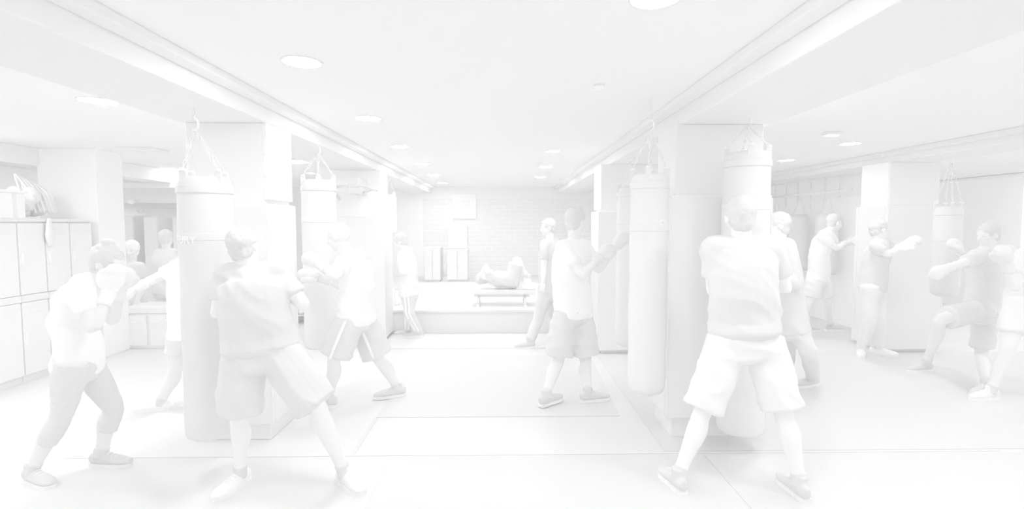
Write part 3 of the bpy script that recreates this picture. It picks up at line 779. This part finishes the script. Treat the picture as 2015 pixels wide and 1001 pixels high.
    # ---------------- hair
    if hair:
        bm = bmesh.new()
        if hair == 'shaved':
            ell(bm, Hd + u*.030*k - f*.017*k, (s, f, u), (.0765*k, .093*k, .0885*k), 24)
        else:
            ell(bm, Hd + u*.038*k - f*.022*k, (s, f, u), (.084*k, .098*k, .090*k), 24)
            ell(bm, Hd - u*.022*k - f*.045*k, (s, f, u), (.070*k, .055*k, .068*k), 18)
            if hair == 'bun':
                ell(bm, Hd + u*.125*k - f*.045*k, (s, f, u), (.038*k, .042*k, .034*k), 16)
                ell(bm, Hd + u*.10*k - f*.04*k, (s, f, u), (.025*k, .03*k, .03*k), 12)
            if hair == 'crop': ell(bm, Hd + u*.075*k + f*.045*k, (s, f, u), (.055*k, .035*k, .03*k), 14)
        me = remesh(bm, .009, 2)
        if hair != 'shaved': wrinkle(me, .007, (30, 30, 30), 3)
        link('hair', me, hairm, root, True)
    # ---------------- tee
    if tee:
        bm = bmesh.new(); torso(bm, .014, .018*tee_loose+.002, hem)
        for n in arms:
            a, e, wv = arms[n]
            end = {'short': .62, 'long': 1.0, 'none': .0}[sleeves]
            if end == 0: continue
            st = [(a, .066*k, .066*k), (a.lerp(e, .35), .066*k, .066*k), (a.lerp(e, end), .064*k*(1 if end < 1 else .85), .064*k*(1 if end < 1 else .85))]
            if sleeves == 'long': st += [(e.lerp(wv, .4), .05*k, .05*k), (e.lerp(wv, .93), .040*k, .038*k)]
            loft(bm, st, Vector((.1, 1, .2)), 16, 4, .12)
        me = remesh(bm, vox, 3); wrinkle(me, .013 if vox < .0105 else .007, (4, 4, 9), D*3.1, .9)
        link('shirt' if sleeves != 'long' else 'jacket', me, tee, root, True)
        bm = bmesh.new(); c = S + (Hd-S)*.30 - f*.004
        loft(bm, [(c - (Hd-S).normalized()*.012, .070*k, .066*k), (c + (Hd-S).normalized()*.012, .062*k, .060*k)], s, 20, 1, .1)
        obj('collar', bm, tee, root, True)
    # ---------------- shorts or trousers
    if shorts and lg:
        bm = bmesh.new()
        ax = (S-Hc).normalized()
        loft(bm, [(Hc + ax*.07*k, .165*k*fat, .118*k*fat), (Hc, .183*k*fat, .134*k*fat), (Hc - ax*.09*k, .178*k*fat, .13*k*fat)], hid, 20, 3, .3)
        for n, (h, kn, an, ft, i) in lg.items():
            sd = Vector((ft.y, -ft.x, .01))
            if legs in ('bare', 'capri'):
                e = h.lerp(kn, short_len)
                if legs == 'bare':
                    loft(bm, [(h, .102*k*fat, .112*k*fat), (h.lerp(e, .5), .104*k*flare, .110*k*flare), (e, .108*k*flare, .114*k*flare)], sd, 18, 4, .1)
                else:
                    loft(bm, [(h, .094*k*fat, .100*k*fat), (h.lerp(kn, .4), .088*k, .092*k), (kn, .060*k, .062*k), (kn.lerp(an, .3), .062*k, .064*k), (kn.lerp(an, .5), .055*k, .057*k)], sd, 18, 4, .1)
            else:
                loft(bm, [(h, .102*k*fat, .108*k*fat), (h.lerp(kn, .5), .086*k, .09*k), (kn, .072*k, .074*k), (kn.lerp(an, .5), .068*k, .072*k), (kn.lerp(an, .93), .058*k, .062*k)], sd, 18, 4, .1)
        me = remesh(bm, vox, 3); 
        if legs != 'capri': wrinkle(me, .013 if vox < .0105 else .008, (4, 4, 8), D)
        else: wrinkle(me, .004, (6, 6, 16), D)
        sh = link('shorts' if legs == 'bare' else 'leggings' if legs == 'capri' else 'trousers', me, shorts, root, True)
        if stripe:
            for n, (h, kn, an, ft, i) in lg.items():
                e = kn if legs == 'bare' else an; 
                out = (Vector((0, -1, 0)) + (sid if n == 'R' else -sid)*.25).normalized()
                for off in ((0,) if legs == 'bare' else (-.022, .022)):
                    pts = [h + out*.137*k, h.lerp(e, .3) + out*.132*k*flare**.5, h.lerp(e, .6) + out*.127*k*flare, h.lerp(e, .9) + out*.122*k*flare]
                    if legs != 'bare': pts = [h + out*.118*k, h.lerp(kn, .5) + out*.096*k, kn + out*.080*k, kn.lerp(an, .9) + out*.068*k]
                    sv = out.cross(Vector((0, 0, 1)))
                    bm = bmesh.new(); loft(bm, [(p + sv*off, .013*k, .008*k) for p in pts], sv, 8, 5, .2)
                    obj('stripe', bm, m_white, sh, True)
    for i, n in enumerate('LR'):
        if n in arms and hands[i] == 'glove':
            a, e, wv = arms[n]; dd = (wv-e)
            glove(root, wv, dd, f*.2 + Vector((0, 0, -1)) if abs(dd.normalized().z) < .85 else s, 1 if i else -1, gm, k)
        if n in lg and feet[i] == 'shoe':
            shoe(root, lg[n][2], lg[n][3], zs[i], sm[i] if isinstance(sm, tuple) else sm, k)
            if legs != 'long':
                an = lg[n][2]; bm = bmesh.new(); kk = lg[n][1]
                loft(bm, [(an - Vector((0, 0, .02)), .040*k, .043*k), (an.lerp(kk, .07), .039*k, .042*k), (an.lerp(kk, .13), .041*k, .044*k)], Vector((1, 0, 0)), 16, 3, .15)
                obj('sock', bm, m_lcloth if not isinstance(sm, tuple) else m_dcloth, root, True)
    # report limb lengths for proportion checks
    print('PERSON', label[:40], 'torso %.2f sh %.2f' % ((S-Hc).length, (SR-SL).length), 'neck %.2f' % (Hd-S).length,
          'arms', [tuple(round(x, 2) for x in ((a-e).length, (e-wv).length)) for a, e, wv in arms.values()],
          'legs', [tuple(round(x, 2) for x in ((v[0]-v[1]).length, (v[1]-v[2]).length, v[2].z)) for v in lg.values()])
    return root, g
def frame(_, f, u):
    f = f.normalized(); s = f.cross(u).normalized(); u2 = s.cross(f).normalized()
    return f, u2, s

X = (1, 0, 0)
# man from behind in dark tee and pale shorts, punching the near right bag
person('man from behind in dark tee and baggy pale shorts, legs wide apart', dict(
    head=(1455, 428, .02), shL=(1400, 492, .02), shR=(1520, 492, .02), spine=(1462, 565, -.03), hipL=(1432, 668, 0), hipR=(1502, 668, 0),
    elL=(1404, 572, .06), wrL=(1432, 530, .10), elR=(1545, 568, .08), wrR=(1500, 520, .10),
    knL=(1384, 805, -.04), anL=(1334, 936, -.10), knR=(1540, 805, -.10), anR=(1574, 950, -.19)),
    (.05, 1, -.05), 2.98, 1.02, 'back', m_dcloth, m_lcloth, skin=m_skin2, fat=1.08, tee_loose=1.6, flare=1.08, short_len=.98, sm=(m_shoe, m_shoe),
    toes=((-.15, 1, 0), (.0, 1, 0)), vox=.009, hem=.05)
# boy / stocky boxer from behind
person('stocky boxer from behind in dark tee and long dark shorts, lunging', dict(
    head=(481, 487, .03), shL=(443, 545, 0), shR=(552, 540, .04), spine=(502, 610, -.02), hipL=(482, 690, 0), hipR=(545, 690, 0),
    elL=(428, 618, -.02), wrL=(478, 575, .12), elR=(598, 600, .03), wrR=(550, 560, .14),
    knL=(470, 815, -.03), anL=(473, 930, -.05), knR=(625, 800, -.05), anR=(678, 930, -.06)),
    (.08, 1, -.1), 2.88, .94, 'back', m_dcloth, m_dcloth, skin=m_skin2, fat=1.13, tee_loose=1.6, flare=1.22, short_len=.97, sm=(m_wcloth, m_skin2),
    toes=((-.3, -1, 0), (.8, -.7, 0)), vox=.009, hem=.02)
# woman with bun
person('woman with a hair bun, white tee and dark leggings, guarding her face with boxing gloves', dict(
    head=(212, 520, 0), shL=(158, 568, -.15), shR=(182, 560, .14), spine=(142, 625, 0), hipL=(143, 712, -.10), hipR=(163, 708, .10),
    elL=(183, 645, -.22), wrL=(212, 580, -.12), elR=(222, 630, .22), wrR=(236, 570, .12),
    knL=(122, 815, -.10), anL=(62, 925, -.16), knR=(222, 800, .12), anR=(199, 893, .20)),
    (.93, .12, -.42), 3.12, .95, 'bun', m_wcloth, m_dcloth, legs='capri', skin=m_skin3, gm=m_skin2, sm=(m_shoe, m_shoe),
    toes=((.9, -.35, 0), (1, -.05, 0)), vox=.009, fat=.98, tee_loose=.4, up=(.42, 0, .9))
# man behind the big bag punching towards her
person('man in a white tee and dark shorts punching from behind the big left heavy bag', dict(
    head=(392, 478, 0), shL=(350, 527, -.06), shR=(404, 520, .16), spine=(372, 575, 0), hipL=(358, 655, -.06), hipR=(392, 655, .08),
    elL=(304, 548, -.10), wrL=(268, 566, -.20), elR=(385, 590, .25), wrR=(352, 555, .1),
    knL=(347, 722, -.08), anL=(316, 790, .0), knR=(392, 730, .06), anR=(388, 780, .1)),
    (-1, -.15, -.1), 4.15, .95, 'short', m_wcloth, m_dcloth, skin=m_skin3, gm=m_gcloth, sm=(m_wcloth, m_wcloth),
    toes=((-1, -.2, 0), (-1, .1, 0)), short_len=.62, vox=.011)
# bald man punching the second bag
person('bald man in white tee and side-striped dark shorts, fists up at a bag', dict(
    head=(666, 466, 0), shL=(676, 520, -.18), shR=(706, 508, .16), spine=(704, 560, 0), hipL=(690, 625, -.09), hipR=(712, 622, .09),
    elL=(662, 545, -.32), wrL=(632, 522, -.24), elR=(672, 560, .1), wrR=(632, 548, .06),
    knL=(658, 705, -.14), anL=(647, 782, -.12), knR=(745, 705, .16), anR=(782, 762, .22)),
    (-.95, .2, -.25), 4.25, 1.0, 'shaved', m_wcloth, m_dcloth, skin=m_skin, gm=m_lcloth, sm=(m_shoe, m_shoe),
    toes=((-1, 0, 0), (-.8, -.3, 0)), zs=(0, .005), hairm=m_lcloth, short_len=.92, flare=1.15, stripe=True, vox=.010, tee_loose=1.2)
# far man in track pants
person('man in pale jacket and striped dark track pants by the padded pillar', dict(
    head=(788, 476, 0), shL=(790, 505, -.16), shR=(805, 497, .16), spine=(803, 535, 0), hipL=(802, 575, -.08), hipR=(808, 573, .08),
    elL=(794, 540, -.2), wrL=(790, 518, -.16), elR=(798, 545, .1), wrR=(790, 522, .06),
    knL=(806, 618, -.08), anL=(824, 652, .0), knR=(804, 618, .08), anR=(802, 650, .1)),
    (-.9, .1, -.45), 6.75, .93, 'crop', m_lcloth, m_dcloth, legs='long', skin=m_skin, sleeves='long', hands=('bare', 'bare'), sm=(m_shoe, m_shoe),
    toes=((-1, -.2, 0), (-1, .1, 0)), stripe=True, vox=.011)
# man right of centre
person('dark-haired man in white tee and dark shorts, back turned, right of the brick wall', dict(
    head=(1134, 436, .02), shL=(1106, 490, -.05), shR=(1150, 488, .10), spine=(1122, 545, 0), hipL=(1112, 612, -.04), hipR=(1142, 612, .06),
    elL=(1148, 540, -.22), wrL=(1178, 508, -.1), elR=(1178, 530, .1), wrR=(1206, 492, .1),
    knL=(1098, 710, -.05), anL=(1074, 778, -.08), knR=(1152, 708, .05), anR=(1157, 772, .1)),
    (.75, .6, -.1), 4.5, 1.02, 'short', m_wcloth, m_dcloth, skin=m_skin, sm=(m_shoe, m_shoe),
    toes=((.6, .6, 0), (.9, .3, 0)), zs=(.013, .005), short_len=.88, flare=1.12, vox=.010, tee_loose=1.2)
# person behind him
person('person in dark long clothes half hidden behind the dark-haired man in white tee', dict(
    head=(1078, 448, 0), shL=(1072, 483, -.12), shR=(1094, 480, .14), spine=(1080, 525, 0), hipL=(1074, 572, -.08), hipR=(1088, 570, .08),
    elL=(1070, 528, -.16), wrL=(1069, 556, -.24), elR=(1100, 525, .16), wrR=(1098, 555, .1),
    knL=(1060, 625, -.1), anL=(1042, 672, .0), knR=(1088, 630, .1), anR=(1092, 676, .12)),
    (-.95, -.2, -.1), 6.5, .95, 'crop', m_dcloth, m_dcloth, legs='long', skin=m_skin2, hands=('bare', 'bare'), sm=(m_shoe, m_shoe),
    toes=((-1, -.2, 0), (-1, -.1, 0)), vox=.011)
# dark figure beyond the man with pale shorts
person('person in dark jacket and trousers half hidden beside the man in baggy shorts', dict(
    head=(1530, 445, 0), shL=(1510, 490, .15), shR=(1552, 485, -.15), spine=(1545, 560, 0), hipL=(1545, 640, .08), hipR=(1565, 640, -.08),
    elL=(1500, 540, .2), wrL=(1480, 505, .2), elR=(1568, 560, -.2), wrR=(1530, 540, -.25),
    knL=(1545, 715, .12), anL=(1520, 790, .1), knR=(1592, 695, -.12), anR=(1600, 742, -.05)),
    (-.95, .2, -.1), 4.45, 1.0, 'short', m_dcloth, m_dcloth, legs='long', skin=m_skin2, sleeves='long', sm=(m_shoe, m_shoe),
    toes=((-1, 0, 0), (-.6, -.2, 0)), vox=.011)
# light tee fighter far right-centre
person('person in pale tee and shorts punching, left of the broad white pillar face', dict(
    head=(1643, 438, 0), shL=(1618, 466, -.14), shR=(1630, 460, .14), spine=(1612, 500, 0), hipL=(1605, 548, -.08), hipR=(1614, 546, .08),
    elL=(1646, 488, -.18), wrL=(1668, 478, -.16), elR=(1650, 484, .2), wrR=(1676, 470, .18),
    knL=(1592, 596, -.08), anL=(1586, 640, -.06), knR=(1628, 596, .08), anR=(1634, 640, .1)),
    (.95, 0, -.2), 6.9, .98, 'short', m_wcloth, m_lcloth, skin=m_skin2, sm=(m_shoe, m_shoe),
    toes=((1, -.1, 0), (1, 0, 0)), short_len=.75, flare=1.1, vox=.011)
# person before the right pillar
person('person in dark tee, pale trousers and trainers before the padded right pillar', dict(
    head=(1730, 452, 0), shL=(1722, 486, -.16), shR=(1738, 480, .16), spine=(1722, 520, 0), hipL=(1712, 562, -.08), hipR=(1722, 560, .08),
    elL=(1748, 500, -.22), wrL=(1764, 492, -.24), elR=(1758, 492, .0), wrR=(1776, 483, -.08),
    knL=(1712, 628, -.08), anL=(1694, 684, -.06), knR=(1728, 628, .08), anR=(1726, 684, .1)),
    (1, 0, -.15), 5.6, .97, 'short', m_dcloth, m_lcloth, legs='long', skin=m_skin, gm=m_skin2, sm=(m_wcloth, m_wcloth),
    toes=((-.4, -.6, 0), (.5, -.4, 0)), vox=.011)
# faint boxer at right
rA, gA = person('crouching boxer in dark clothes at the right, glove reaching forward', dict(
    head=(1944, 462, 0), shL=(1918, 508, -.12), shR=(1948, 500, .18), spine=(1935, 555, 0), hipL=(1918, 612, -.1), hipR=(1940, 612, .1),
    elL=(1888, 520, -.3), wrL=(1862, 528, -.38), elR=(1915, 540, .25), wrR=(1892, 500, .25),
    knL=(1852, 628, -.2), anL=(1822, 715, -.1), knR=(1930, 700, .15), anR=(1940, 757, .2)),
    (-1, -.05, -.2), 4.95, 1.0, 'short', m_dcloth, m_dcloth, skin=m_skin3, gm=m_gcloth, sm=(m_shoe, m_shoe),
    toes=((-1, -.1, 0), (-.8, -.3, 0)), short_len=.8, vox=.011)
q = P(1955, 612, 4.80)
me = text_mesh('TOP', .07); me.transform(Matrix.Translation(q - Vector((.06, 0, .03))) @ Matrix.Rotation(R(90), 4, 'X'))
shA = [c for c in rA.children if c.name.startswith('shorts')][0]
link('lettering', me, m_sole, shA)
person('person in a pale tee and pale shorts cut by the right edge of the photo', dict(
    head=(2052, 440, 0), shL=(2014, 505, -.12), shR=(2046, 500, .16), spine=(2025, 550, 0), hipL=(2006, 592, -.1), hipR=(2024, 592, .1),
    elL=(1996, 565, -.25), wrL=(1982, 520, -.3), elR=(2020, 560, .2), wrR=(2000, 520, .2),
    knL=(1985, 680, -.15), anL=(1950, 768, -.1), knR=(2048, 680, .1), anR=(2062, 765, .15)),
    (-1, 0, -.15), 4.4, 1.0, 'short', m_gcloth, m_lcloth, skin=m_skin, sm=(m_lcloth, m_lcloth),
    toes=((-1, -.1, 0), (-.8, -.2, 0)), short_len=.7, vox=.011)
# alcove people
person('dark figure in a cap seen from behind between pale panels in the left alcove', dict(
    head=(328, 469, 0), shL=(313, 500, 0), shR=(344, 500, 0), hipL=(321, 570, 0), hipR=(336, 570, 0),
    elL=(308, 538, .02), wrL=(312, 570, -.06), elR=(349, 538, .02), wrR=(346, 570, -.06),
    knL=(321, 610, 0), anL=(320, 645, .0), knR=(338, 610, 0), anR=(339, 645, 0)),
    (0, 1, -.1), 7.0, .97, 'back', m_dcloth, m_dcloth, legs='long', skin=m_skin, hands=('bare', 'bare'), sleeves='long', sm=(m_shoe, m_shoe),
    toes=((-.2, 1, 0), (.2, 1, 0)), vox=.012)
person('pale-haired person in a grey top standing behind the boxing woman', dict(
    head=(258, 492, 0), shL=(240, 528, .05), shR=(276, 528, -.02), hipL=(248, 598, 0), hipR=(268, 598, 0),
    elL=(238, 568, .05), wrL=(246, 590, -.14), elR=(279, 568, .0), wrR=(270, 592, -.14),
    knL=(250, 640, -.03), anL=(250, 650, .0), knR=(270, 630, -.03), anR=(270, 650, 0)),
    (.3, -1, -.1), 7.1, 1.1, 'short', m_gcloth, m_dcloth, legs='long', skin=m_skin2, hands=('bare', 'bare'), sm=(m_shoe, m_shoe), hairm=m_wcloth,
    toes=((-.2, -1, 0), (.3, -1, 0)), vox=.011)
# lying person on the bench: head to the left, knees up, pale shoes
person('person lying on the padded bench on the platform, knees up and pale shoes raised', dict(
    head=(950, 546, 0), shL=(968, 550, -.14), shR=(968, 546, .16), spine=(988, 549, 0), hipL=(1008, 551, -.08), hipR=(1008, 548, .08),
    elL=(956, 528, -.2), wrL=(946, 540, -.12), elR=(956, 524, .2), wrR=(946, 538, .12),
    knL=(1020, 512, -.1), anL=(1036, 544, -.08), knR=(1016, 510, .1), anR=(1040, 546, .1)),
    (.15, 0, 1), 7.6, .9, 'short', m_dcloth, m_dcloth, skin=m_skin2, hands=('bare', 'bare'), sm=(m_wcloth, m_wcloth), up=(-1, 0, .2),
    toes=((1, -.1, .4), (1, .1, .4)), short_len=.8, vox=.011, zs=(.58, .58), air=True)

bpy.data.scenes.remove(TMP)
